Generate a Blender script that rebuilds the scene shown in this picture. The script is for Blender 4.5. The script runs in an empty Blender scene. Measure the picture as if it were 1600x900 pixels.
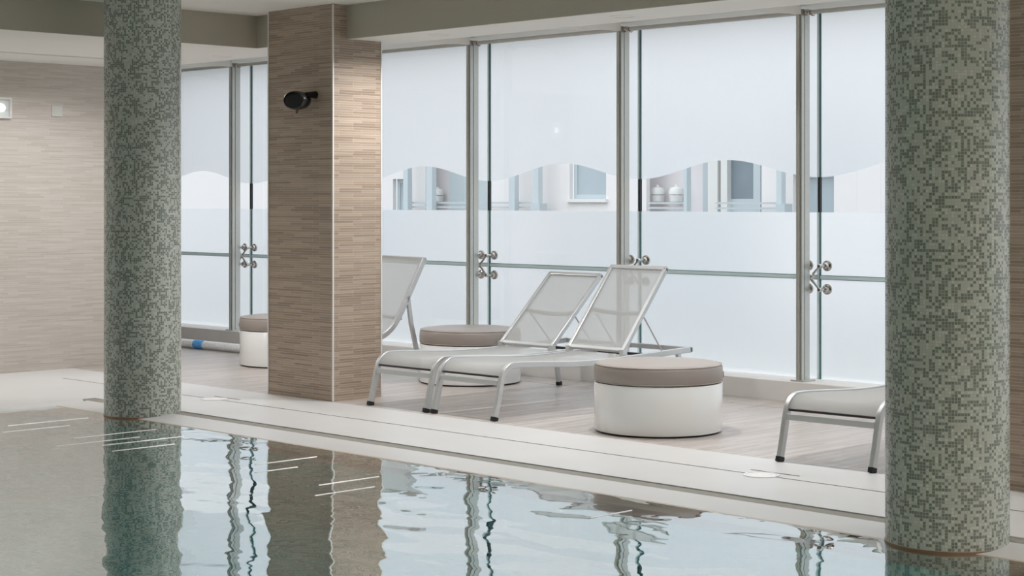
import bpy, bmesh, math, random
from mathutils import Vector, Matrix
random.seed(7)
PI = math.pi
sc = bpy.context.scene
COL = sc.collection

# ---------------------------------------------------------------- camera
F_PX, HORIZON, YAW = 2740.0, 313.0, 45.4
cd = bpy.data.cameras.new('camera'); cam = bpy.data.objects.new('camera', cd); COL.objects.link(cam)
cam.location = (0, 0, 1.5); cam.rotation_euler = (PI/2, 0, math.radians(YAW))
cd.sensor_width = 36.0; cd.lens = F_PX/1600*36; cd.shift_y = -(450-HORIZON)/1600
cd.clip_start = .05; cd.clip_end = 300
sc.camera = cam
# ---------------------------------------------------------------- world, exposure
w = bpy.data.worlds.new('overcast_sky'); sc.world = w; w.use_nodes = True
SKY = 2.55                                     # zenith radiance of an overcast sky, (1 + 2 sin h) / 3 towards the horizon
wn = w.node_tree.nodes; wl_ = w.node_tree.links; bg = wn['Background']
tc = wn.new('ShaderNodeTexCoord'); sx = wn.new('ShaderNodeSeparateXYZ'); wl_.new(tc.outputs['Generated'], sx.inputs[0])
m1 = wn.new('ShaderNodeMath'); m1.operation = 'MAXIMUM'; wl_.new(sx.outputs[2], m1.inputs[0]); m1.inputs[1].default_value = 0
m2 = wn.new('ShaderNodeMath'); m2.operation = 'MULTIPLY_ADD'; wl_.new(m1.outputs[0], m2.inputs[0]); m2.inputs[1].default_value = SKY*2/3; m2.inputs[2].default_value = SKY/3
bg.inputs[0].default_value = (.91, .955, 1.0, 1); wl_.new(m2.outputs[0], bg.inputs[1])
sc.view_settings.view_transform = 'Standard'; sc.view_settings.look = 'None'
sc.view_settings.exposure = 0.35; sc.view_settings.gamma = 1.0; sc.view_settings.use_curve_mapping = False
sc.cycles.max_bounces = 10; sc.cycles.diffuse_bounces = 5; sc.cycles.glossy_bounces = 5
sc.cycles.transmission_bounces = 8; sc.cycles.transparent_max_bounces = 24
sc.cycles.sample_clamp_indirect = 6.0
LAMP_W, SPOT_W, EDGE_W, WASH_W = 32.0, 19.0, 3.0, 48.0      # watts of added lamps: hall panels, window soffit, pool edge, end wall
POOL_W = 11.0                                # added unseen underwater lamps
LAMP_COL, SPOT_COL = (1.0, .88, .76), (1.0, .985, .975)

# ---------------------------------------------------------------- materials
class NT:
    def __init__(s, name):
        s.m = bpy.data.materials.new(name); s.m.use_nodes = True
        s.t = s.m.node_tree; s.n = s.t.nodes; s.l = s.t.links
        s.n.clear(); s.out = s.n.new('ShaderNodeOutputMaterial')
    def node(s, typ, ins=None, **kw):
        n = s.n.new(typ)
        for k, v in kw.items(): setattr(n, k, v)
        for k, v in (ins or {}).items():
            if isinstance(v, bpy.types.NodeSocket): s.l.new(v, n.inputs[k])
            else: n.inputs[k].default_value = v
        return n
    def math(s, op, a, b=0.0, clamp=False):
        return s.node('ShaderNodeMath', {0: a, 1: b}, operation=op, use_clamp=clamp).outputs[0]
    def mix(s, f, a, b, typ='MIX'):
        n = s.node('ShaderNodeMix', data_type='RGBA', blend_type=typ)
        for k, v in ((0, f), (6, a), (7, b)):
            if isinstance(v, bpy.types.NodeSocket): s.l.new(v, n.inputs[k])
            else: n.inputs[k].default_value = v
        return n.outputs[2]
    def shader(s, sh): s.l.new(sh, s.out.inputs[0]); return s.m
    def coords(s): return s.node('ShaderNodeTexCoord').outputs['Object']
    def sep(s, v): return s.node('ShaderNodeSeparateXYZ', {0: v}).outputs
    def comb(s, x=0., y=0., z=0.): return s.node('ShaderNodeCombineXYZ', {0: x, 1: y, 2: z}).outputs[0]
def rgb(r, g, b):
    f = lambda c: (c/255/12.92) if c/255 <= .04045 else ((c/255+.055)/1.055)**2.4
    return (f(r), f(g), f(b), 1)

def simple(name, col, rough=.5, metal=0., spec=.5, noise=0., nscale=6., bump=0., coat=0.):
    t = NT(name); c = t.coords(); col_s = col
    ins = {'Roughness': rough, 'Metallic': metal, 'Specular IOR Level': spec, 'Coat Weight': coat}
    nz = t.node('ShaderNodeTexNoise', {'Vector': c, 'Scale': nscale, 'Detail': 6.}).outputs['Fac']
    if noise:
        d = tuple(x*(1-noise) for x in col[:3])+(1,); b = tuple(min(1, x*(1+noise)) for x in col[:3])+(1,)
        col_s = t.mix(nz, d, b)
    ins['Base Color'] = col_s
    if bump: ins['Normal'] = t.node('ShaderNodeBump', {'Strength': bump, 'Distance': .01, 'Height': nz}).outputs[0]
    return t.shader(t.node('ShaderNodeBsdfPrincipled', ins).outputs[0])

def strip_tiles(name, c1, c2, grout, axis='wall', wd=.22, ht=.0175, rough=.45, mort=.0011):
    """thin glazed strips in running bond; wall: rows stacked in z; floor: strips running in y"""
    t = NT(name); x, y, z = t.sep(t.coords())[:3]
    if axis == 'wall': v = t.comb(t.math('ADD', x, y), z, 0.)
    else: v = t.comb(y, x, 0.)
    b = t.node('ShaderNodeTexBrick', {'Vector': v, 'Color1': c1, 'Color2': c2, 'Mortar': grout, 'Scale': 1., 'Mortar Size': mort,
               'Mortar Smooth': .2, 'Bias': 0., 'Brick Width': wd, 'Row Height': ht}, offset=.37, offset_frequency=2, squash=1.6, squash_frequency=3)
    n = t.node('ShaderNodeTexNoise', {'Vector': t.node('ShaderNodeMapping', {'Vector': v, 'Scale': (3., 60., 1.)}).outputs[0], 'Scale': 1., 'Detail': 5.}).outputs['Fac']
    col = t.mix(.35, b.outputs['Color'], t.node('ShaderNodeValToRGB', {0: n}).outputs[0], 'SOFT_LIGHT')
    bp = t.node('ShaderNodeBump', {'Strength': .35, 'Distance': .002, 'Height': t.math('SUBTRACT', 1., b.outputs['Fac'])}).outputs[0]
    return t.shader(t.node('ShaderNodeBsdfPrincipled', {'Base Color': col, 'Roughness': rough, 'Normal': bp}).outputs[0])

def mosaic(name, R, cols, rough=.22):
    t = NT(name); x, y, z = t.sep(t.coords())[:3]
    n = round(2*PI*R/.0136); pitch = 2*PI*R/n
    ua = t.math('MULTIPLY', t.math('ARCTAN2', y, x), n/(2*PI)); va = t.math('DIVIDE', z, pitch)
    cell = t.comb(t.math('FLOOR', ua), t.math('FLOOR', va), 0.)
    wn = t.node('ShaderNodeTexWhiteNoise', {0: cell}, noise_dimensions='2D').outputs[0]
    clump = t.node('ShaderNodeTexNoise', {'Vector': cell, 'Scale': .23, 'Detail': 2.}).outputs['Fac']
    k = t.math('ADD', t.math('MULTIPLY', wn, .55), t.math('MULTIPLY', clump, .9))
    r = t.node('ShaderNodeValToRGB', {0: k}); r.color_ramp.interpolation = 'CONSTANT'
    e = r.color_ramp.elements; e[0].position = 0; e[0].color = cols[0]; e[1].position = .60; e[1].color = cols[1]
    for p, cc in ((.70, cols[2]), (.95, cols[3])): q = e.new(p); q.color = cc
    fu, fv = t.math('FRACT', ua), t.math('FRACT', va)
    edge = lambda f: t.math('MULTIPLY', t.math('LESS_THAN', f, .93), t.math('GREATER_THAN', f, .07))
    tile = t.math('MULTIPLY', edge(fu), edge(fv))
    col = t.mix(tile, cols[4], r.outputs[0])
    bp = t.node('ShaderNodeBump', {'Strength': .5, 'Distance': .001, 'Height': t.math('ADD', tile, t.math('MULTIPLY', wn, .25))}).outputs[0]
    ro = t.math('ADD', rough, t.math('MULTIPLY', t.math('SUBTRACT', 1., tile), .5))
    return t.shader(t.node('ShaderNodeBsdfPrincipled', {'Base Color': col, 'Roughness': ro, 'Normal': bp, 'Specular IOR Level': .6}).outputs[0])

def flat_tiles(name, c1, c2, grout, size, vec='xy', rough=.2):
    t = NT(name); x, y, z = t.sep(t.coords())[:3]
    v = t.comb(x, y, 0.) if vec == 'xy' else t.comb(t.math('ADD', x, y), z, 0.)
    b = t.node('ShaderNodeTexBrick', {'Vector': v, 'Color1': c1, 'Color2': c2, 'Mortar': grout, 'Scale': 1., 'Mortar Size': size*.04,
               'Brick Width': size, 'Row Height': size}, offset=0.)
    return t.shader(t.node('ShaderNodeBsdfPrincipled', {'Base Color': b.outputs['Color'], 'Roughness': rough}).outputs[0])

def film_mat():
    t = NT('frosted_film')
    tr = t.node('ShaderNodeBsdfTranslucent', {0: (.93, .95, .97, 1)}).outputs[0]
    df = t.node('ShaderNodeBsdfDiffuse', {0: (.75, .78, .80, 1)}).outputs[0]
    rf = t.node('ShaderNodeBsdfRefraction', {0: (.97, .98, 1, 1), 'Roughness': .55, 'IOR': 1.2}).outputs[0]
    sc_ = t.node('ShaderNodeMixShader', {0: .5, 1: tr, 2: rf}).outputs[0]
    return t.shader(t.node('ShaderNodeMixShader', {0: .08, 1: sc_, 2: df}).outputs[0])
def glass_mat():
    t = NT('clear_glass')
    tr = t.node('ShaderNodeBsdfTransparent', {0: (.975, .985, .985, 1)}).outputs[0]
    gl = t.node('ShaderNodeBsdfGlossy', {0: (1, 1, 1, 1), 'Roughness': .02}).outputs[0]
    return t.shader(t.node('ShaderNodeMixShader', {0: t.math('MULTIPLY', t.node('ShaderNodeFresnel', {0: 1.45}).outputs[0], .08), 1: tr, 2: gl}).outputs[0])
def edge_mat(nm, a, b):
    t = NT(nm)
    tr = t.node('ShaderNodeBsdfTranslucent', {0: a}).outputs[0]
    g = t.node('ShaderNodeBsdfPrincipled', {'Base Color': b, 'Roughness': .15}).outputs[0]
    return t.shader(t.node('ShaderNodeMixShader', {0: .5, 1: tr, 2: g}).outputs[0])
def mesh_fabric():
    t = NT('mesh_fabric'); c = t.coords()
    df = t.node('ShaderNodeBsdfDiffuse', {0: (.56, .57, .565, 1)}).outputs[0]
    tl = t.node('ShaderNodeBsdfTranslucent', {0: (.60, .61, .60, 1)}).outputs[0]
    tp = t.node('ShaderNodeBsdfTransparent', {0: (1, 1, 1, 1)}).outputs[0]
    a = t.node('ShaderNodeMixShader', {0: .35, 1: df, 2: tl}).outputs[0]
    return t.shader(t.node('ShaderNodeMixShader', {0: .76, 1: tp, 2: a}).outputs[0])
def water_mat():
    t = NT('pool_water'); c = t.coords()
    n1 = t.node('ShaderNodeTexNoise', {'Vector': t.node('ShaderNodeMapping', {'Vector': c, 'Rotation': (0, 0, .6), 'Scale': (1.5, 2.6, 1)}).outputs[0], 'Scale': 1., 'Detail': 1.5, 'Roughness': .45, 'Distortion': .4}).outputs['Fac']
    n2 = t.node('ShaderNodeTexNoise', {'Vector': t.node('ShaderNodeMapping', {'Vector': c, 'Rotation': (0, 0, -.5), 'Scale': (9, 6, 1)}).outputs[0], 'Scale': 1., 'Detail': 1.}).outputs['Fac']
    h = t.math('ADD', n1, t.math('MULTIPLY', n2, .07))
    bp = t.node('ShaderNodeBump', {'Strength': 1., 'Distance': .008, 'Height': h}).outputs[0]
    fr = t.math('ADD', .43, t.math('MULTIPLY', t.node('ShaderNodeFresnel', {0: 1.33, 'Normal': bp}).outputs[0], .85), True)
    rf = t.node('ShaderNodeBsdfRefraction', {0: (.86, .97, .96, 1), 'Roughness': 0., 'IOR': 1.33, 'Normal': bp}).outputs[0]
    gl = t.node('ShaderNodeBsdfGlossy', {0: (.97, 1, 1, 1), 'Roughness': 0., 'Normal': bp}).outputs[0]
    return t.shader(t.node('ShaderNodeMixShader', {0: fr, 1: rf, 2: gl}).outputs[0])
def emit(name, col, s):
    t = NT(name); return t.shader(t.node('ShaderNodeEmission', {0: col, 1: s}).outputs[0])

M = dict(
    strip=strip_tiles('beige_strip_tile', rgb(180, 162, 145), rgb(148, 129, 113), rgb(206, 193, 178)),
    strip_pale=strip_tiles('pale_strip_tile', rgb(206, 199, 191), rgb(193, 184, 175), rgb(211, 204, 197)),
    floor_strip=strip_tiles('grey_strip_floor', rgb(190, 182, 177), rgb(168, 158, 152), rgb(179, 171, 166), 'floor', .35, .03, .35, .0012),
    deck=simple('pale_deck_stone', rgb(208, 207, 206), .38, noise=.06, nscale=2.5, bump=.05),
    gutter=simple('gutter_grating', rgb(140, 137, 128), .7, noise=.25, nscale=30, bump=.3),
    slot=simple('dark_slot', rgb(84, 58, 52), .8),
    plaster=simple('white_plaster', rgb(240, 237, 231), .7, noise=.02, nscale=1.2),
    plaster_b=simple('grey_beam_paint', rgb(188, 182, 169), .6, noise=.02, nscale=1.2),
    kerb=simple('grey_kerb_stone', rgb(214, 211, 207), .6, noise=.07, nscale=5, bump=.1),
    steel=simple('brushed_steel', rgb(196, 196, 190), .33, .85, noise=.05, nscale=40),
    chrome=simple('polished_steel', rgb(190, 184, 178), .12, 1.),
    white_metal=simple('pale_aluminium', rgb(212, 214, 215), .36, .7, noise=.03, nscale=20),
    dark_metal=simple('dark_steel', rgb(70, 66, 66), .35, .6),
    black=simple('black_plastic', rgb(12, 14, 16), .3),
    rubber=simple('black_rubber', rgb(24, 24, 26), .6),
    gloss_white=simple('gloss_white_lacquer', rgb(242, 243, 242), .12, coat=.5, noise=.01),
    cushion=simple('taupe_vinyl', rgb(160, 151, 145), .42, noise=.05, nscale=9, bump=.12),
    hose=simple('white_hose', rgb(236, 238, 240), .4), blue=simple('blue_hose_band', rgb(96, 172, 238), .4),
    trim=simple('white_edge_trim', rgb(236, 234, 232), .35, .2),
    teal=flat_tiles('teal_pool_tile', rgb(12, 176, 176), rgb(8, 152, 156), rgb(60, 185, 185), .05, 'wall'),
    teal_floor=flat_tiles('teal_pool_floor_tile', rgb(12, 176, 176), rgb(8, 152, 156), rgb(60, 185, 185), .05, 'xy'),
    band=flat_tiles('navy_band_tile', rgb(38, 66, 110), rgb(66, 98, 140), rgb(80, 110, 140), .1, 'wall'),
    lip=simple('tan_pool_lip', rgb(196, 178, 160), .4, noise=.08, nscale=8),
    film=film_mat(), glass=glass_mat(), edge=edge_mat('pale_green_seal', (.90, .98, .97, 1), (.66, .74, .73, 1)), edge_dark=edge_mat('green_glass_edge', (.20, .36, .36, 1), (.16, .28, .28, 1)), fabric=mesh_fabric(), water=water_mat(),
    facade=simple('white_facade', rgb(226, 223, 223), .8, noise=.02), facade_warm=simple('recess_render', rgb(228, 224, 226), .8, noise=.03),  # outside building colours lightened, haze put into the base colour
    pane_ext=simple('grey_window_glass', rgb(172, 183, 190), .3, noise=.10, nscale=3), pane_dark=simple('dark_window_glass', rgb(128, 140, 148), .3, noise=.15, nscale=3), frame_ext=simple('blue_grey_frame', rgb(190, 200, 205), .5),
    rail_ext=simple('grey_rail', rgb(184, 193, 198), .5), lantern=simple('white_lantern', rgb(222, 222, 220), .4),
    paving=simple('pale_paving', rgb(132, 132, 130), .8, noise=.08), bulb=emit('lit_bulb', (1, .95, .9, 1), 2.5),
    fill_glow=emit('fill_diffuser', (1, .92, .82, 1), 2.0), lamp_plate=simple('lamp_plate', rgb(222, 228, 228), .35),  # glowing face of the added ceiling panels
    stain_brown=simple('brown_stain', rgb(142, 108, 84), .6, noise=.3, nscale=12),
    plate=simple('pale_wall_plate', rgb(212, 212, 206), .4), seal=simple('black_seal', rgb(20, 30, 34), .5),
)
RC = .270
M['mosaic'] = mosaic('sage_mosaic', RC, [rgb(126, 132, 123), rgb(142, 147, 138), rgb(192, 197, 188), rgb(206, 210, 202), rgb(174, 179, 170)])

# ---------------------------------------------------------------- geometry helpers
def obj(name, bm, mat, parent=None, smooth=False, bevel=0.):
    me = bpy.data.meshes.new(name); bmesh.ops.recalc_face_normals(bm, faces=bm.faces); bm.to_mesh(me); bm.free()
    me.materials.append(M[mat] if isinstance(mat, str) else mat)
    if smooth:
        for p in me.polygons: p.use_smooth = True
        me.set_sharp_from_angle(angle=math.radians(40))
    o = bpy.data.objects.new(name, me); COL.objects.link(o)
    if parent: o.parent = parent
    if bevel:
        b = o.modifiers.new('bevel', 'BEVEL'); b.width = bevel; b.segments = 2; b.limit_method = 'ANGLE'
    return o
def empty(name, loc=(0, 0, 0), rz=0.):
    o = bpy.data.objects.new(name, None); COL.objects.link(o); o.location = loc; o.rotation_euler = (0, 0, rz); o.empty_display_size = .1
    return o
def tag(o, label=None, cat=None, group=None, kind=None):
    for k, v in (('label', label), ('category', cat), ('group', group), ('kind', kind)):
        if v: o[k] = v
    return o
def box(x0, x1, y0, y1, z0, z1, bm=None):
    bm = bm or bmesh.new()
    v = [bm.verts.new((x, y, z)) for z in (z0, z1) for y in (y0, y1) for x in (x0, x1)]
    for f in ((0, 2, 3, 1), (4, 5, 7, 6), (0, 1, 5, 4), (1, 3, 7, 5), (3, 2, 6, 7), (2, 0, 4, 6)): bm.faces.new([v[i] for i in f])
    return bm
def prism(poly, axis, a, b, bm=None):
    """poly of (p, q); axis 'x': p=y q=z; 'y': p=x q=z; 'z': p=x q=y; extruded from a to b"""
    bm = bm or bmesh.new()
    def P(p, q, t): return {'x': (t, p, q), 'y': (p, t, q), 'z': (p, q, t)}[axis]
    A = [bm.verts.new(P(p, q, a)) for p, q in poly]; B = [bm.verts.new(P(p, q, b)) for p, q in poly]
    n = len(poly)
    bm.faces.new(A); bm.faces.new(B[::-1])
    for i in range(n): bm.faces.new([A[i], A[(i+1) % n], B[(i+1) % n], B[i]])
    return bm
def lathe(prof, n=48, bm=None, mat=None):
    bm = bm or bmesh.new(); rings = []
    for r, z in prof:
        if r < 1e-6: rings.append([bm.verts.new((0, 0, z))])
        else: rings.append([bm.verts.new((r*math.cos(2*PI*i/n), r*math.sin(2*PI*i/n), z)) for i in range(n)])
    for a, b in zip(rings, rings[1:]):
        for i in range(n):
            j = (i+1) % n
            q = [a[i % len(a)], a[j % len(a)], b[j % len(b)], b[i % len(b)]]
            q = list(dict.fromkeys(q))
            if len(q) > 2: bm.faces.new(q)
    if mat is not None: bmesh.ops.transform(bm, matrix=mat, verts=[v for r in rings for v in r])
    return bm
def tube(pts, r, n=10, bm=None, cap=True):
    bm = bm or bmesh.new(); pts = [Vector(p) for p in pts]; rings = []
    rr = r if isinstance(r, (list, tuple)) else [r]*len(pts)
    up = None
    for i, p in enumerate(pts):
        d = (pts[min(i+1, len(pts)-1)]-pts[max(i-1, 0)]).normalized()
        if up is None:
            up = Vector((0, 0, 1)) if abs(d.z) < .9 else Vector((1, 0, 0))
        s = d.cross(up).normalized(); up = s.cross(d).normalized()
        rings.append([bm.verts.new(p+rr[i]*(math.cos(2*PI*k/n)*s+math.sin(2*PI*k/n)*up)) for k in range(n)])
    for a, b in zip(rings, rings[1:]):
        for k in range(n): bm.faces.new([a[k], a[(k+1) % n], b[(k+1) % n], b[k]])
    if cap: bm.faces.new(rings[0][::-1]); bm.faces.new(rings[-1])
    return bm
def smooth_path(pts, n=8):
    """Catmull-Rom through 2-D points"""
    out = []; P = [pts[0]]+list(pts)+[pts[-1]]
    for i in range(1, len(P)-2):
        p0, p1, p2, p3 = P[i-1:i+3]
        for k in range(n):
            t = k/n
            out.append(tuple(.5*((2*b)+(c-a)*t+(2*a-5*b+4*c-d)*t*t+(3*b-a-3*c+d)*t**3) for a, b, c, d in zip(p0, p1, p2, p3)))
    out.append(tuple(pts[-1])); return out
def bar(path, x0, x1, th, bm=None):
    """rectangular bar sweeping a (y, z) path, from x0 to x1, th thick across the path"""
    L, R = [], []
    for i, p in enumerate(path):
        a, b = path[max(i-1, 0)], path[min(i+1, len(path)-1)]
        d = Vector((b[0]-a[0], b[1]-a[1])).normalized(); n = Vector((-d.y, d.x))*th/2
        L.append((p[0]+n.x, p[1]+n.y)); R.append((p[0]-n.x, p[1]-n.y))
    bm = bm or bmesh.new(); n = len(path)
    V = [[bm.verts.new((x, q[0], q[1])) for q in s] for x in (x0, x1) for s in (L, R)]   # x0L x0R x1L x1R
    for i in range(n-1):
        for a, b in ((0, 1), (3, 2), (2, 0), (1, 3)): bm.faces.new([V[a][i], V[a][i+1], V[b][i+1], V[b][i]])
    bm.faces.new([V[k][0] for k in (0, 1, 3, 2)]); bm.faces.new([V[k][-1] for k in (0, 2, 3, 1)])
    return bm
def copy_tree(o, parent=None):
    c = o.copy(); COL.objects.link(c); c.parent = parent
    for ch in list(o.children): copy_tree(ch, c)
    return c
def struct(name, bm, mat, parent=None, **kw):
    o = obj(name, bm, mat, parent, **kw)
    if not parent: o['kind'] = 'structure'
    return o

# ---------------------------------------------------------------- dimensions (metres; x along the glazing, y towards it)
ZC, ZS = 2.965, 2.71                 # raised ceiling, lowered soffit
XW, XE, YS = -13.91, 3.0, -3.2       # end wall, far end, near wall
YP = 8.22                            # pillar fronts = edge of the strip-tiled floor
YK, YPOST, YG = 10.65, 10.75, 10.955 # kerb front, posts, glass
WATER = -.025
PX0, PX1, PY0, PY1 = -11.55, 1.2, 1.6, 6.58   # pool basin
ZJ0, ZJ1, ZTOP, ZK = .904, .934, 2.945, .15

# ---------------------------------------------------------------- floor, pool
fl = empty('floor'); fl['kind'] = 'structure'
struct('strip_tile_paving', box(-17.2, XE, 8.2, 10.272, -.25, 0), 'floor_strip', fl)
struct('strip_tile_border', box(-17.2, XE, 10.284, YK, -.25, 0), 'floor_strip', fl)
struct('drain_gap', box(-17.2, XE, 10.272, 10.284, -.25, -.02), 'slot', fl)
struct('stone_deck_strip', box(XW, XE, 7.699, 8.2, -.25, 0), 'deck', fl)
struct('stone_deck_strip', box(-11.85, XE, 7.09, 7.681, -.25, 0), 'deck', fl)
struct('stone_deck_strip', box(XW, -11.85, 6.0, 7.681, -.25, 0), 'deck', fl)
struct('stone_deck_strip', box(XW, -13.2, 7.681, 7.699, -.25, 0), 'deck', fl)
struct('stone_deck_strip', box(XW, PX0-.15, YS, 6.0, -.25, 0), 'deck', fl)
struct('stone_deck_strip', box(-11.85, PX0-.15, 6.0, 7.09, -.25, 0), 'deck', fl)
struct('stone_deck_strip', box(PX0-.15, XE, YS, PY0-.15, -.25, 0), 'deck', fl)
struct('stone_deck_strip', box(PX1+.15, XE, PY0-.15, 6.73, -.25, 0), 'deck', fl)
struct('deck_slot', box(-13.2, XE, 7.681, 7.699, -.25, -.012), 'slot', fl)
for x in (-11.0, -5.86): struct('deck_slot', box(x-.16, x+.17, 7.80, 7.812, -.01, .0012), 'slot', fl)
struct('gutter_channel', box(PX0-.15, XE, 6.98, 7.09, -.25, -.006), 'gutter', fl)
struct('gutter_rim', prism([(6.73, -.25), (6.98, -.25), (6.98, -.004), (6.73, -.022)], 'x', PX0-.07, XE), 'deck', fl)
struct('gutter_rim', prism([(PX0-.15, -.25), (PX0-.07, -.25), (PX0-.07, -.03), (PX0-.15, 0)], 'y', PY0-.15, 6.98), 'deck', fl)
pool = empty('pool_basin'); pool['kind'] = 'structure'
for nm, bm in (('pool_lip', prism([(PY1, -.3), (6.73, -.3), (6.73, -.0225), (PY1, -.075)], 'x', PX0-.15, XE)),
               ('pool_lip', prism([(PX0-.07, -.3), (PX0, -.3), (PX0, -.075), (PX0-.07, -.03)], 'y', PY0-.15, 6.73)),
               ('pool_lip', prism([(PY0-.15, -.3), (PY0, -.3), (PY0, -.075), (PY0-.15, -.0)], 'x', PX0-.15, PX1+.15)),
               ('pool_lip', prism([(PX1+.15, -.3), (PX1, -.3), (PX1, -.075), (PX1+.15, -.0)], 'y', PY0-.15, 6.58))):
    struct(nm, bm, 'lip', pool)
D = 1.35
for z0, z1, mt, nm in ((-.28, -.075, 'band', 'tile_band'), (-D, -.28, 'teal', 'pool_wall')):
    for b in ((PX0-.1, PX1+.1, PY1, PY1+.12), (PX0-.1, PX1+.1, PY0-.12, PY0), (PX0-.12, PX0, PY0, PY1), (PX1, PX1+.12, PY0, PY1)):
        struct(nm, box(*b, z0, z1), mt, pool)
struct('pool_floor', box(PX0-.1, PX1+.1, PY0-.1, PY1+.1, -D-.1, -D), 'teal_floor', pool)
bm = bmesh.new()
vs = [bm.verts.new(p) for p in ((PX0-.12, PY0-.12, WATER), (PX1+.12, PY0-.12, WATER), (PX1+.12, 6.75, WATER), (PX0-.12, 6.75, WATER))]
bm.faces.new(vs)
tag(obj('pool_water', bm, 'water'), 'calm turquoise pool water mirroring the windows and columns', 'water', kind='stuff')

def pool_fill(x, lab):  # unseen lamp added under water to brighten the pool
    p = empty('underwater_fill', (x, PY0, -.62))
    obj('bezel', lathe([(.10, 0), (.14, 0), (.135, .02), (.10, .025), (.10, 0)], 28, mat=Matrix.Rotation(-PI/2, 4, 'X')), 'chrome', p, smooth=True)
    obj('lens', lathe([(0, .012), (.10, .008)], 28, mat=Matrix.Rotation(-PI/2, 4, 'X')), 'lamp_plate', p)
    ld = bpy.data.lights.new('pool_fill_beam', 'AREA'); ld.shape = 'DISK'; ld.size = .2; ld.energy = POOL_W; ld.color = (.85, 1, 1)
    lo = bpy.data.objects.new('pool_fill_beam', ld); COL.objects.link(lo); lo.parent = p; lo.location = (0, .03, 0); lo.rotation_euler = (PI/2, 0, 0)
    tag(p, lab, 'pool light', 'added underwater fill lights in the near pool wall')
for x, lab in ((-9.5, 'added unseen underwater fill light farthest along the near pool wall'), (-6.2, 'middle added unseen underwater fill light in the near pool wall'), (-2.9, 'added unseen underwater fill light closest to the camera in the near pool wall')): pool_fill(x, lab)

# ---------------------------------------------------------------- walls, ceiling
struct('wall_left', box(XW-.25, XW, YS, 8.95, -.2, ZC+.3), 'strip_pale')
struct('wall_recess', box(-17.4, -17.2, 8.75, 11.2, -.2, ZC+.3), 'strip_pale')
struct('wall_recess_return', box(-17.4, XW-.25, 8.75, 8.95, -.2, ZC+.3), 'strip_pale')
struct('wall_near', box(XW-.25, XE+.2, YS-.2, YS, -.2, ZC+.3), 'strip')
struct('wall_right', box(XE, XE+.2, YS-.2, 11.2, -.2, ZC+.3), 'strip')
BX, BY = -11.36, 8.35
ce = empty('ceiling'); ce['kind'] = 'structure'
struct('raised_ceiling', box(BX-.1, XE, YS, BY+.1, ZC, ZC+.2), 'plaster', ce)
struct('soffit', box(XW-.25, BX-.02, YS, BY+.02, ZS, ZC+.2), 'plaster', ce)
struct('soffit', box(-17.4, XE, BY+.02, 8.86, ZS, ZC+.2), 'plaster', ce)
struct('sloped_soffit', prism([(8.86, ZS), (10.70, 2.955), (11.2, 2.955), (11.2, 3.3), (8.86, 3.3)], 'x', -17.4, XE), 'plaster', ce)
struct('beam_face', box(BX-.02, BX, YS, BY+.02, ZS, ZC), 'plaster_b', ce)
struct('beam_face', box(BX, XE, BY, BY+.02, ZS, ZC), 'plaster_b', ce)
struct('trim_1', box(-17.2, XE, YK, 11.15, -.25, ZK), 'kerb', bevel=.006)

# tiled pillars with metal corner strips
def pillar(x0, x1, label):
    p = empty('tiled_pillar', ((x0+x1)/2, YP+.235, 0)); hw = (x1-x0)/2
    obj('shaft', box(-hw, hw, -.235, .235, 0, ZC), 'strip', p)
    for sx in (-1, 1):
        for sy in (-1, 1):
            obj('corner_trim', box(sx*hw-.006, sx*hw+.006, sy*.235-.006, sy*.235+.006, 0, ZC-.005), 'trim', p, bevel=.002)
    tag(p, label, 'pillar')
pillar(-11.03, -10.235, 'brown strip-tiled pillar carrying the black wall speaker')
pillar(-4.72, -3.9, 'beige strip-tiled pillar behind the mosaic column nearest the camera')

def column(x, y, label):
    c = empty('mosaic_column', (x, y, 0))
    obj('shaft', lathe([(0, -.06), (RC, -.06), (RC, ZC), (0, ZC)], 96), 'mosaic', c, smooth=True)
    obj('base_stain', lathe([(RC-.01, -.05), (RC+.003, -.05), (RC+.003, -.016), (RC-.01, -.012)], 64), 'stain_brown', c, smooth=True)  # thin ring standing in for the brown stain at the base
    tag(c, label, 'column')
column(-10.745, 6.90, 'slimmer-looking distant round column in dark and pale sage mosaic at the pool corner')
column(-4.205, 6.87, 'large round sage mosaic column standing nearest at the right of the photo')

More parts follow.
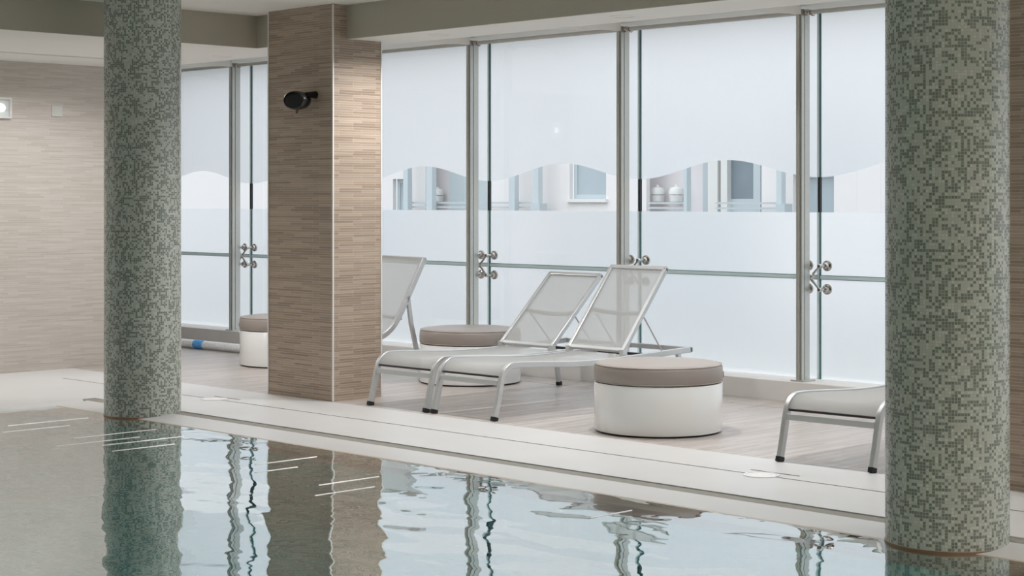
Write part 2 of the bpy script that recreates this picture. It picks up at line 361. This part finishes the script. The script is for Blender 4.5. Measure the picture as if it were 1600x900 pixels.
# ---------------------------------------------------------------- glazing
PITCH = 1.80
def wave_z(x):  # lower edge of the upper frosted film, crest mid-pane
    return 1.747+.072*math.cos(2*PI*(x+11.405+PITCH/2)/PITCH)
ZB = 1.409
nwin = 0
for k in range(-3, 8):
    xa, xb = -11.405+k*PITCH, -11.405+(k+1)*PITCH
    if xb > XE: break
    nwin += 1
    wd = empty('window_%d' % nwin, ((xa+xb)/2, YG, 0)); wd['kind'] = 'structure'
    g, h, cx = .013, PITCH/2, (xa+xb)/2
    obj('lower_pane', box(-h+g, h-g, -.006, .006, ZK, ZJ0), 'glass', wd)
    obj('upper_pane', box(-h+g, h-g, -.006, .006, ZJ1, ZTOP), 'glass', wd)
    def sheet(nm, lo, hi, n=40):
        bm = bmesh.new(); rows = []
        for i in range(n+1):
            x = -h+g+(2*h-2*g)*i/n
            rows.append((bm.verts.new((x, .009, lo(x+cx))), bm.verts.new((x, .009, hi(x+cx)))))
        for a, b in zip(rows, rows[1:]): bm.faces.new([a[0], b[0], b[1], a[1]])
        obj(nm, bm, 'film', wd)
    sheet('frosted_film', lambda x: ZK, lambda x: ZJ0, 1)
    sheet('frosted_film', lambda x: ZJ1, lambda x: ZB, 1)
    sheet('frosted_film', wave_z, lambda x: ZTOP)
    obj('joint_seal', box(-h+g, h-g, -.007, .012, ZJ0, ZJ1), 'edge', wd)
    for z in (ZJ0, ZJ1): obj('seal_line', box(-h+g, h-g, -.010, .012, z-.0016, z+.0016), 'edge_dark', wd)
    obj('joint_seal', box(h-g, h+g, -.007, .012, ZK, ZTOP), 'edge', wd)
    obj('seal_line', box(h+g-.004, h+g+.001, -.010, .012, ZK, ZTOP), 'edge_dark', wd)
    obj('black_seal', box(h-g+.010, h+g+.003, -.0115, .0135, ZB, 1.675), 'seal', wd)

def make_post():
    p = empty('window_post')
    prof = [(-.026, -.05), (.026, -.05), (.026, -.018), (.018, -.018), (.018, -.010), (.026, -.010), (.026, .05), (-.026, .05)]
    obj('shaft', prism(prof, 'z', ZK, ZTOP-.02), 'steel', p)
    obj('front_fin', box(-.012, .012, -.066, -.05, ZK, ZTOP-.02), 'steel', p, bevel=.003)
    obj('base_plate', box(-.06, .06, -.075, .075, ZK, ZK+.012), 'steel', p, bevel=.003)
    # curved haunch running from the post head to the soffit
    sf = lambda y: ZS+(2.955-ZS)*(y+YPOST-8.86)/(10.70-8.86)
    top = [(y, sf(y)+.004) for y in (-.85, -.60, -.35, -.05)]
    low = [(-.05, 2.885), (-.15, 2.888), (-.30, 2.879), (-.50, 2.862), (-.70, sf(-.70)-.006)]
    obj('haunch', prism(top+low, 'x', -.02, .02), 'plaster', p)
    sp = obj('spider_hub', lathe([(0, 0), (.018, 0), (.018, .03), (.013, .04), (.013, .055), (0, .055)], 16, mat=Matrix.Translation((0, .05, .919)) @ Matrix.Rotation(-PI/2, 4, 'X')), 'chrome', p, smooth=True)
    for sx in (-1, 1):
        for sz in (-1, 1):
            ex, ez = sx*.085, .919+sz*.088
            obj('arm', tube([(0, .088, .919), (ex*.5, .090, .919+sz*.044), (ex, .092, ez)], [.011, .008, .0085], 10), 'chrome', sp, smooth=True)
            # stub and disc pressed on the glass
            pr = [(0, -.014), (.013, -.014), (.018, -.006), (.018, .014), (.010, .020), (.010, .058), (.020, .062), (.026, .074), (.026, .086), (.040, .092), (.040, .1045), (0, .1045)]
            obj('glass_clamp', lathe(pr, 20, mat=Matrix.Translation((ex, .092, ez)) @ Matrix.Rotation(-PI/2, 4, 'X')), 'chrome', sp, smooth=True)
    obj('rod_clamp', lathe([(0, -.03), (.014, -.03), (.024, -.02), (.024, .0), (.014, .006), (.020, .012), (.020, .024), (0, .03)], 16, mat=Matrix.Translation((.055, -.01, 2.90)) @ Matrix.Rotation(PI/2, 4, 'Y')), 'chrome', p, smooth=True)
    obj('clamp_screw', tube([(.075, -.012, 2.885), (.10, -.014, 2.872), (.115, -.014, 2.876)], .005, 8), 'chrome', p, smooth=True)
    return p
POST_LABELS = [(-3, 'steel window post hidden behind the distant mosaic column'),
    (-2, 'steel window post between the distant mosaic column and the brown pillar'),
    (-1, 'steel window post screened by the brown strip-tiled pillar'),
    (0, 'steel window post rising behind the round pouf, just right of the brown pillar'),
    (1, 'steel window post seen behind the raised mesh backrest of a lounger'),
    (2, 'steel window post left of the large near mosaic column'),
    (3, 'steel window post concealed behind the large near mosaic column')]
proto = None
for k, lab in POST_LABELS:
    p = make_post() if proto is None else copy_tree(proto)
    proto = proto or p
    p.location = (-11.405+k*PITCH, YPOST, 0); tag(p, lab, 'post', 'steel posts along the glazing')
ROD = ['behind the distant mosaic column', 'between the distant column and the hidden post', 'beside the back of the brown pillar', 'above the two paired loungers', 'above the widest unobstructed pane', 'ending behind the large near column']
for k, lab in zip(range(-3, 3), ROD):
    r = obj('glazing_rod', tube([(-11.405+k*PITCH+.085, YPOST-.01, 2.90), (-11.405+(k+1)*PITCH-.03, YPOST-.01, 2.90)], .017, 12), 'steel', smooth=True)
    tag(r, 'steel rod along the top of the glass '+lab, 'rod', 'rods along the top of the glazing')

# ---------------------------------------------------------------- poufs
def make_pouf():
    p = empty('round_pouf')
    obj('plinth', lathe([(0, 0), (.398, 0), (.398, .012), (0, .012)], 64), 'rubber', p, smooth=True)
    obj('drum', lathe([(0, .010), (.408, .010), (.416, .014), (.418, .024), (.418, .316), (.414, .322), (.395, .324), (0, .324)], 80), 'gloss_white', p, smooth=True)
    cu = obj('cushion', lathe([(0, .324), (.40, .324), (.414, .329), (.42, .342), (.421, .385), (.419, .418), (.412, .434), (.395, .444), (.35, .449), (.2, .453), (0, .454)], 80), 'cushion', p, smooth=True)
    for z in (.333, .437):
        ring = [((.4175 if z < .4 else .412)*math.cos(2*PI*i/64), (.4175 if z < .4 else .412)*math.sin(2*PI*i/64), z) for i in range(65)]
        obj('piping', tube(ring, .0035, 6, cap=False), 'cushion', cu, smooth=True)
    obj('pull_tab', box(.419, .427, -.02, .02, .350, .385), 'cushion', cu)
    return p
pf = None
for x, y, rz, lab in ((-7.475, 8.71, .78, 'nearest round white pouf with taupe cushion, right of the paired loungers'),
                      (-10.56, 9.93, 2.2, 'round white pouf with taupe cushion half hidden behind the paired loungers'),
                      (-12.86, 9.78, 4., 'round white pouf with taupe cushion cut off by the brown pillar')):
    p = make_pouf() if pf is None else copy_tree(pf)
    pf = pf or p
    p.location = (x, y, 0); p.rotation_euler.z = rz; tag(p, lab, 'pouf', 'round poufs on the lounge floor')

# ---------------------------------------------------------------- sun loungers
def fabric_sheet(path, hw, sag, nx=8):
    bm = bmesh.new(); rows = []
    for i, (y, z) in enumerate(path):
        a, b = path[max(i-1, 0)], path[min(i+1, len(path)-1)]
        d = Vector((b[0]-a[0], b[1]-a[1])).normalized(); n = (d.y, -d.x)   # right-hand normal = under the sheet
        s = sag*math.sin(PI*min(1, max(0, i/(len(path)-1))))
        rows.append([bm.verts.new((hw*(2*j/nx-1), y+n[0]*s*(1-(2*j/nx-1)**2), z+n[1]*s*(1-(2*j/nx-1)**2))) for j in range(nx+1)])
    for a, b in zip(rows, rows[1:]):
        for j in range(nx): bm.faces.new([a[j], a[j+1], b[j+1], b[j]])
    return bm
def make_lounger(hingey, hingez, topy, topz, wd=.64):
    p = empty('sun_lounger'); hw = wd/2; ri = hw-.03
    foot, rail = [(0, 0), (.058, .23)], []
    path = [(0, .02), (.03, .13), (.056, .235)]+smooth_path([(.060, .25), (.083, .315), (.13, .355), (.20, .368), (.45, .358), (.80, .338), (1.10, .334), (1.45, .343), (1.8, .355), (2.08, .364)], 5)
    for s in (-1, 1):
        obj('side_rail', bar(path, *(sorted((s*ri, s*hw))), .042), 'white_metal', p, smooth=True, bevel=.004)
        obj('foot_cap', bar([(-.006, 0), (.002, .028)], *(sorted((s*(ri-.001), s*(hw+.001)))), .045), 'rubber', p)
        rl = bar([(1.93, .34), (1.985, .03)], *(sorted((s*ri, s*hw))), .036); o = obj('rear_leg', rl, 'white_metal', p, bevel=.003)
        obj('foot_cap', bar([(1.984, .03), (1.99, 0)], *(sorted((s*(ri-.001), s*(hw+.001)))), .039), 'rubber', o)
    obj('front_crossbar', box(-ri, ri, .040, .066, .236, .272), 'white_metal', p, bevel=.003)
    obj('front_tension_bar', box(-ri, ri, .062, .080, .286, .300), 'dark_metal', p, bevel=.003)
    obj('end_bar', box(-hw, hw, 2.06, 2.09, .345, .382), 'white_metal', p, bevel=.003)
    obj('rack_bar', box(-ri, ri, 1.68, 1.70, .33, .35), 'dark_metal', p)
    fp = [q for q in path if q[0] >= .07 and q[0] <= hingey]+[(hingey, hingez-.03)]
    fp = [(q[0], q[1]+.012) for q in fp]
    obj('seat_fabric', fabric_sheet(fp, ri+.008, .030), 'fabric', p, smooth=True)
    back = empty('backrest'); back.parent = p
    bp = [(hingey, hingez), (topy, topz)]
    dy, dz = topy-hingey, topz-hingez
    for s in (-1, 1): obj('stile', bar(bp, *sorted((s*(ri-.004), s*(ri-.034))), .034), 'white_metal', back, bevel=.004)
    d = Vector((dy, dz)).normalized()
    obj('top_rail', bar([(topy-d.x*.02, topz-d.y*.02), (topy+d.x*.012, topz+d.y*.012)], -ri+.004, ri-.004, .034), 'white_metal', back, bevel=.005)
    obj('bottom_rail', bar([(hingey, hingez), (hingey+d.x*.03, hingez+d.y*.03)], -ri+.004, ri-.004, .03), 'white_metal', back, bevel=.005)
    obj('back_fabric', fabric_sheet([(hingey+dy*i/8, hingez+dz*i/8+.004) for i in range(9)], ri-.02, .018), 'fabric', back, smooth=True)
    my, mz = hingey+dy*.47, hingez+dz*.47
    obj('cross_brace', tube([((ri-.03)*(i/6-1)*1., my+.02+.025*(1-(i/6-1)**2), mz-.02*(1-(i/6-1)**2)) for i in range(13)], .017, 8), 'white_metal', back, smooth=True)
    for s in (-1, 1):
        obj('prop', tube([(s*(ri-.05), my+.02, mz-.01), (s*(ri-.06), my+.27, .35)], .006, 8), 'white_metal', back, smooth=True)
        obj('hinge', box(*sorted((s*(ri-.036), s*(ri+.002))), hingey-.02, hingey+.03, .345, hingez+.02), 'white_metal', back, bevel=.003)
    return p
G = 'mesh sun loungers on the lounge floor'
lg = make_lounger(1.34, .385, 1.83, .985)
lg.location = (-8.865, 8.275, 0); tag(lg, 'mesh sun lounger with the higher raised back, right one of the side-by-side pair', 'sun lounger', G)
l2 = make_lounger(1.30, .380, 1.86, .912)
l2.location = (-9.555, 8.272, 0); tag(l2, 'mesh sun lounger with the lower raised back, left one of the side-by-side pair', 'sun lounger', G)
l3 = copy_tree(lg); l3.location = (-5.785, 8.18, 0); l3.rotation_euler.z = .04
tag(l3, 'mesh sun lounger whose foot end shows left of the near mosaic column', 'sun lounger', G)

# curved-frame chair half hidden by the pillar
def make_chair():
    p = empty('curved_lounge_chair'); hw, ri = .40, .37
    path = smooth_path([(.03, .318), (.075, .345), (.14, .358), (.24, .352), (.40, .345), (.52, .375), (.62, .45), (.70, .57), (.80, .76), (.93, 1.01)], 5)
    for s in (-1, 1):
        obj('side_rail', bar(path, *sorted((s*ri, s*hw)), .045), 'white_metal', p, smooth=True, bevel=.004)
        o = obj('front_leg', tube([(s*.385, .06, .335), (s*.40, .045, .25), (s*.595, 0, .02)], .018, 8), 'white_metal', p, smooth=True)
        obj('foot_cap', tube([(s*.591, 0, .03), (s*.606, -.004, .0)], .02, 8), 'rubber', o)
        o = obj('rear_leg', bar([(.765, .70), (.80, .46), (.905, .03)], *sorted((s*ri, s*hw)), .034), 'white_metal', p, bevel=.003)
        obj('foot_cap', bar([(.905, .03), (.912, 0)], *sorted((s*(ri-.001), s*(hw+.001))), .037), 'rubber', o)
    fp = [(y-.005, z+.012) for y, z in path if z > .30 or y > .2]
    obj('seat_fabric', fabric_sheet(fp, ri+.006, .02), 'fabric', p, smooth=True)
    obj('top_rail', box(-hw, hw, .915, .945, .985, 1.02), 'white_metal', p, bevel=.006)
    obj('cross_brace', box(-ri, ri, .70, .722, .50, .53), 'white_metal', p, bevel=.004)
    obj('front_crossbar', box(-ri, ri, .045, .07, .25, .28), 'white_metal', p, bevel=.003)
    return p
ch = make_chair(); ch.location = (-11.56, 8.985, 0); ch.rotation_euler.z = -.16
tag(ch, 'upright mesh lounge chair with continuous curved frame, mostly behind the brown pillar', 'chair')

# ---------------------------------------------------------------- small things
# hose by the kerb
ho = empty('pool_hose', (-14.65, 10.14, 0)); n = 150
pts = [(-1.6+2.9*i/n, .05*math.sin(i/n*2.2), .045) for i in range(n+1)]
def hose_piece(a, b, rr): return tube(pts[a:b+1], [rr+(.004 if i % 2 else -.003) for i in range(a, b+1)], 14)
obj('corrugated_tube', hose_piece(0, n, .040), 'hose', ho)
obj('blue_band', hose_piece(70, 78, .0435), 'blue', ho)
tag(ho, 'white corrugated hose with a blue band lying along the window kerb', 'hose')
# drain covers
for x, lab in ((-11.0, 'round white drain cover in the deck beside the brown pillar'), (-5.86, 'round white drain cover in the deck in front of the right-hand lounger')):
    d = empty('drain_cover', (x, 7.69, 0))
    obj('rim', lathe([(.085, 0), (.10, 0), (.10, .004), (.085, .004), (.085, 0)], 32), 'trim', d)
    obj('lid', lathe([(0, 0), (.083, 0), (.083, .003), (.06, .003), (.058, .0015), (.03, .0015), (.028, .003), (0, .003)], 32), 'trim', d)
    tag(d, lab, 'drain cover', 'drain covers in the pool deck')
# wall speaker on the brown pillar
sp = empty('wall_speaker', (-10.50, YP, 2.248))
R0 = Matrix.Translation((0, -.115, 0)) @ Matrix.Rotation(math.radians(25), 4, 'Z') @ Matrix.Rotation(PI/2, 4, 'X')
def ell(prof, rx, rz):
    bm = lathe(prof, 36); bmesh.ops.transform(bm, matrix=R0 @ Matrix.Diagonal((rx, rz, 1, 1)), verts=bm.verts); return bm
obj('cabinet', ell([(0, -.085), (.45, -.08), (.75, -.06), (.93, -.03), (1., .01), (.98, .045), (.90, .068), (.84, .075), (0, .08)], .094, .070), 'black', sp, smooth=True)
obj('grille_ring', ell([(.84, .070), (.97, .052), (1.015, .052), (.98, .075), (.86, .085), (.84, .070)], .094, .070), 'dark_metal', sp, smooth=True)
obj('grille', ell([(0, .094), (.5, .09), (.85, .079), (.85, .076), (0, .078)], .094, .070), 'rubber', sp, smooth=True)
obj('wall_bracket', tube([(.055, -.09, .040), (.058, -.04, .046), (.058, 0, .046)], [.022, .024, .030], 16), 'black', sp, smooth=True)
obj('cable_loop', tube([(-.008, -.13, -.062), (-.006, -.135, -.088), (.004, -.135, -.094), (.012, -.135, -.088), (.015, -.13, -.062)], .004, 8), 'black', sp, smooth=True)
tag(sp, 'black rounded speaker bracketed high on the brown pillar', 'speaker')
# wall lamp and wall plate on the end wall
wl = empty('wall_lamp', (XW, 7.505, 2.30))
fr = bmesh.new()
for a in ((-.09, .09, .075, .09), (-.09, .09, -.09, -.075), (-.09, -.075, -.075, .075), (.075, .09, -.075, .075)): box(0, .028, a[0], a[1], a[2], a[3], fr)
obj('frame', fr, 'trim', wl)
obj('back_plate', box(0, .006, -.075, .075, -.075, .075), 'lamp_plate', wl)
obj('bulb', lathe([(0, -.035), (.02, -.03), (.034, -.01), (.034, .01), (.02, .03), (0, .035)], 20, mat=Matrix.Translation((.012, .0, 0)) @ Matrix.Diagonal((.3, 1, 1, 1))), 'bulb', wl, smooth=True)
obj('socket', box(.006, .02, .034, .055, -.016, .016), 'trim', wl)
tag(wl, 'square lit wall lamp at the left edge of the end wall', 'lamp')
pl = empty('wall_plate', (XW, 8.045, 2.29))
obj('cover', box(0, .010, -.052, .052, -.048, .048), 'plate', pl, bevel=.003)
obj('rocker', box(.010, .013, -.03, .03, -.03, .03), 'plate', pl, bevel=.002)
tag(pl, 'small pale blank wall plate right of the lit wall lamp', 'wall plate')
# pale bars just under the water
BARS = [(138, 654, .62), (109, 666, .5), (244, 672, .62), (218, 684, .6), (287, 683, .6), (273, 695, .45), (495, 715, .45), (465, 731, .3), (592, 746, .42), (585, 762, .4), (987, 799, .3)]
BAR_AT = ['farthest left, in the reflection of the end wall', 'second from the left, below the farthest left one', 'at the top of the distant column reflection', 'second from the top in the distant column reflection',
          'third from the top in the distant column reflection', 'lowest in the distant column reflection', 'upper one in the brown pillar reflection', 'lower one in the brown pillar reflection',
          'upper one right of the brown pillar reflection', 'lower one right of the brown pillar reflection', 'alone in the reflection of the nearest pouf']
th = math.radians(YAW)
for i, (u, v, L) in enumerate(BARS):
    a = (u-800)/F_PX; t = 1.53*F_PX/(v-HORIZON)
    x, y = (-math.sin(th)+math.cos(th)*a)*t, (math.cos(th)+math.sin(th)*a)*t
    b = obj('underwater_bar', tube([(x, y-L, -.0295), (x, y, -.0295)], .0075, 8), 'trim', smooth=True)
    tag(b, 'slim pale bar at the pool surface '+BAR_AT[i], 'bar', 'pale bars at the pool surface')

# ---------------------------------------------------------------- unseen ceiling lights added to brighten the hall
def panel(x, y, i):
    p = empty('fill_panel', (x, y, ZC))
    f = bmesh.new()
    for a in ((-.3, .3, .28, .3), (-.3, .3, -.3, -.28), (-.3, -.28, -.28, .28), (.28, .3, -.28, .28)): box(*a, -.02, 0, f)
    obj('frame', f, 'trim', p); obj('diffuser', box(-.28, .28, -.28, .28, -.008, 0), 'fill_glow', p)
    ld = bpy.data.lights.new('fill_panel_light', 'AREA'); ld.shape = 'SQUARE'; ld.size = .55; ld.energy = LAMP_W; ld.color = LAMP_COL; ld.spread = math.radians(115)
    lo = bpy.data.objects.new('fill_panel_light', ld); COL.objects.link(lo); lo.parent = p; lo.location = (0, 0, -.03)
    tag(p, 'added unseen square fill light over the pool hall', 'ceiling light', 'added fill lights over the pool')
for y in (4.8, 2.6):
    for x in (-1.4, 1.0): panel(x, y, 0)
def fill_downlight(x, y, z, watt, spread, lab, grp):  # added lamp that lifts the window light indoors
    p = empty('fill_downlight', (x, y, z))
    obj('rim', lathe([(.075, 0), (.09, 0), (.088, -.003), (.075, -.003), (.075, 0)], 24), 'plaster', p)
    obj('lens', lathe([(0, -.001), (.075, -.001)], 24), 'plaster', p)
    ld = bpy.data.lights.new('fill_downlight_beam', 'AREA'); ld.shape = 'DISK'; ld.size = .15; ld.energy = watt; ld.color = SPOT_COL; ld.spread = math.radians(spread)
    lo = bpy.data.objects.new('fill_downlight_beam', ld); COL.objects.link(lo); lo.parent = p; lo.location = (0, 0, -.006)
    tag(p, lab, 'ceiling light', grp)
for x in (-14.4, -12.2, -9.5, -7.7, -6.0, -2.2): fill_downlight(x, 8.62, ZS, SPOT_W, 158, 'small added fill light set flush in the soffit by the windows', 'added fill lights in the window soffit')
for x in (-9.3, -7.4, -5.6, -2.9, -1.3): fill_downlight(x, 7.3, ZC, EDGE_W, 100, 'small added unseen fill light in the raised ceiling above the pool edge', 'added fill lights above the pool edge')
ws = empty('wall_fill_strip', (-13.1, 4.7, ZS))  # strip lamp added to brighten the end wall
obj('housing', box(-.04, .04, -3.6, 3.6, -.004, 0), 'trim', ws)
obj('lens', box(-.025, .025, -3.58, 3.58, -.005, -.004), 'plate', ws)
ld = bpy.data.lights.new('wall_fill_beam', 'AREA'); ld.shape = 'RECTANGLE'; ld.size = .05; ld.size_y = 7.1; ld.energy = WASH_W; ld.color = SPOT_COL; ld.spread = math.radians(150)
lo = bpy.data.objects.new('wall_fill_beam', ld); COL.objects.link(lo); lo.parent = ws; lo.location = (0, 0, -.008)
tag(ws, 'slim linear fill light added along the top of the end wall', 'ceiling light')
# ---------------------------------------------------------------- outside: paving and the building across the court
st = struct('terrace_paving', box(-60, 20, 11.15, 40, -.4, -.1), 'paving')
YF = 20.5
def fx(u, Y=0.):
    a = (u-800)/F_PX
    return (-math.sin(th)+math.cos(th)*a)/(math.cos(th)+math.sin(th)*a)*(YF+Y)
b = empty('neighbour_building', (0, YF, -.1))
OPEN = [(614, 644, 0., 1.98, 'w'), (665, 764, 0., 3.0, 'r'), (890, 947, 1.62, 3.0, 'w'), (1010, 1190, 0., 3.0, 'r'), (1239, 1303, 0., 1.99, 'w')]
xs = -48.0
for u0, u1, z0, z1, kd in OPEN:
    a, c = fx(u0), fx(u1)
    obj('wall', box(xs, a, 0, .08, 0, 6.5), 'facade', b)
    obj('wall', box(a, c, 0, .08, z1, 6.5), 'facade', b)
    if z0 > 0: obj('wall', box(a, c, 0, .08, 0, z0), 'facade', b); obj('sill', box(a-.04, c+.04, -.06, .02, z0-.05, z0), 'lantern', b)
    xs = c
    if kd == 'w':
        f = bmesh.new(); w_ = .07
        for q in ((a, a+w_), (c-w_, c)): box(*q, .10, .16, z0, z1, f)
        box(a+w_, c-w_, .10, .16, z0, z0+w_, f); box(a+w_, c-w_, .10, .16, z1-w_, z1, f)
        wf = obj('window_frame', f, 'frame_ext', b); obj('pane', box(a+w_, c-w_, .12, .14, z0+w_, z1-w_), 'pane_ext', wf)
    else: obj('recess_wall', box(a-.7, c+.1, .45, .55, 0, z1), 'facade_warm', b)
obj('wall', box(xs, 4, 0, .08, 0, 6.5), 'facade', b)
obj('roof', box(-48.2, 4.2, -.3, 4, 6.5, 6.7), 'facade', b)
def ext(nm, u0, u1, y0, y1, z0, z1, mat): return obj(nm, box(fx(u0, y0), fx(u1, y0), y0, y1, z0, z1), mat, b)
for u0, u1 in ((630, 637), (666, 675), (795, 804), (832, 841), (1068, 1073), (1213, 1221)):
    ext('post', u0, u1, -.32, -.22, 0, 3.2, 'frame_ext')
for u0, u1 in ((829, 843), (1212, 1226)): ext('post_foot', u0, u1, -.36, -.18, 0, 1.55, 'rail_ext')
for u0, u1 in ((1098, 1106), (1121, 1126)): ext('door_jamb', u0, u1, .30, .42, 0, 3, 'rail_ext')
for u0, u1 in ((1106, 1121), (1126, 1136)): ext('door_post', u0, u1, .20, .40, 0, 3, 'lantern')
ext('dark_pane', 1136, 1177, .30, .34, 1.62, 3, 'pane_dark'); ext('door_jamb', 1177, 1188, .26, .38, 0, 3, 'frame_ext'); ext('door_panel', 1136, 1177, .30, .36, 0, 1.62, 'frame_ext')
ext('curtain_wall', 703, 764, .30, .36, 0, 3, 'frame_ext')
for u0, u1 in ((628, 845), (1012, 1076), (1118, 1226)):
    for z in (1.40, 1.47, 1.545): ext('rail', u0, u1, -.20, -.17, z, z+.028, 'rail_ext')
for u in (1338, 1375): ext('cladding_joint', u, u+1, -.004, .01, 0, 6.4, 'facade_warm')
tag(b, 'hazy white building across the court seen through the clear glass band', 'building')
def lantern(u, dy, lab):
    a = (u-800)/F_PX; Y = YF+dy
    l = empty('wall_lantern', ((-math.sin(th)+math.cos(th)*a)/(math.cos(th)+math.sin(th)*a)*Y, Y, 1.46))
    obj('shade', lathe([(0, .02), (.10, .02), (.11, .10), (.11, .12), (0, .12)], 20), 'lantern', l, smooth=True)
    obj('cap', lathe([(0, .13), (.115, .13), (.115, .19), (.09, .235), (.03, .25), (.02, .28), (0, .28)], 20), 'lantern', l, smooth=True)
    obj('neck', lathe([(0, .118), (.09, .118), (.09, .132), (0, .132)], 16), 'rail_ext', l)
    obj('bracket', tube([(0, 0, .03), (0, .12, .0), (0, .145, .0)], .025, 8), 'lantern', l)
    tag(l, lab, 'lantern', 'white wall lanterns on the building outside')
lantern(683.5, .30, 'white wall lantern outside, seen just left of the post by the brown pillar')
lantern(1027.5, .30, 'left one of the two white wall lanterns outside beside each other')
lantern(1056.5, .30, 'right one of the two white wall lanterns outside beside each other')
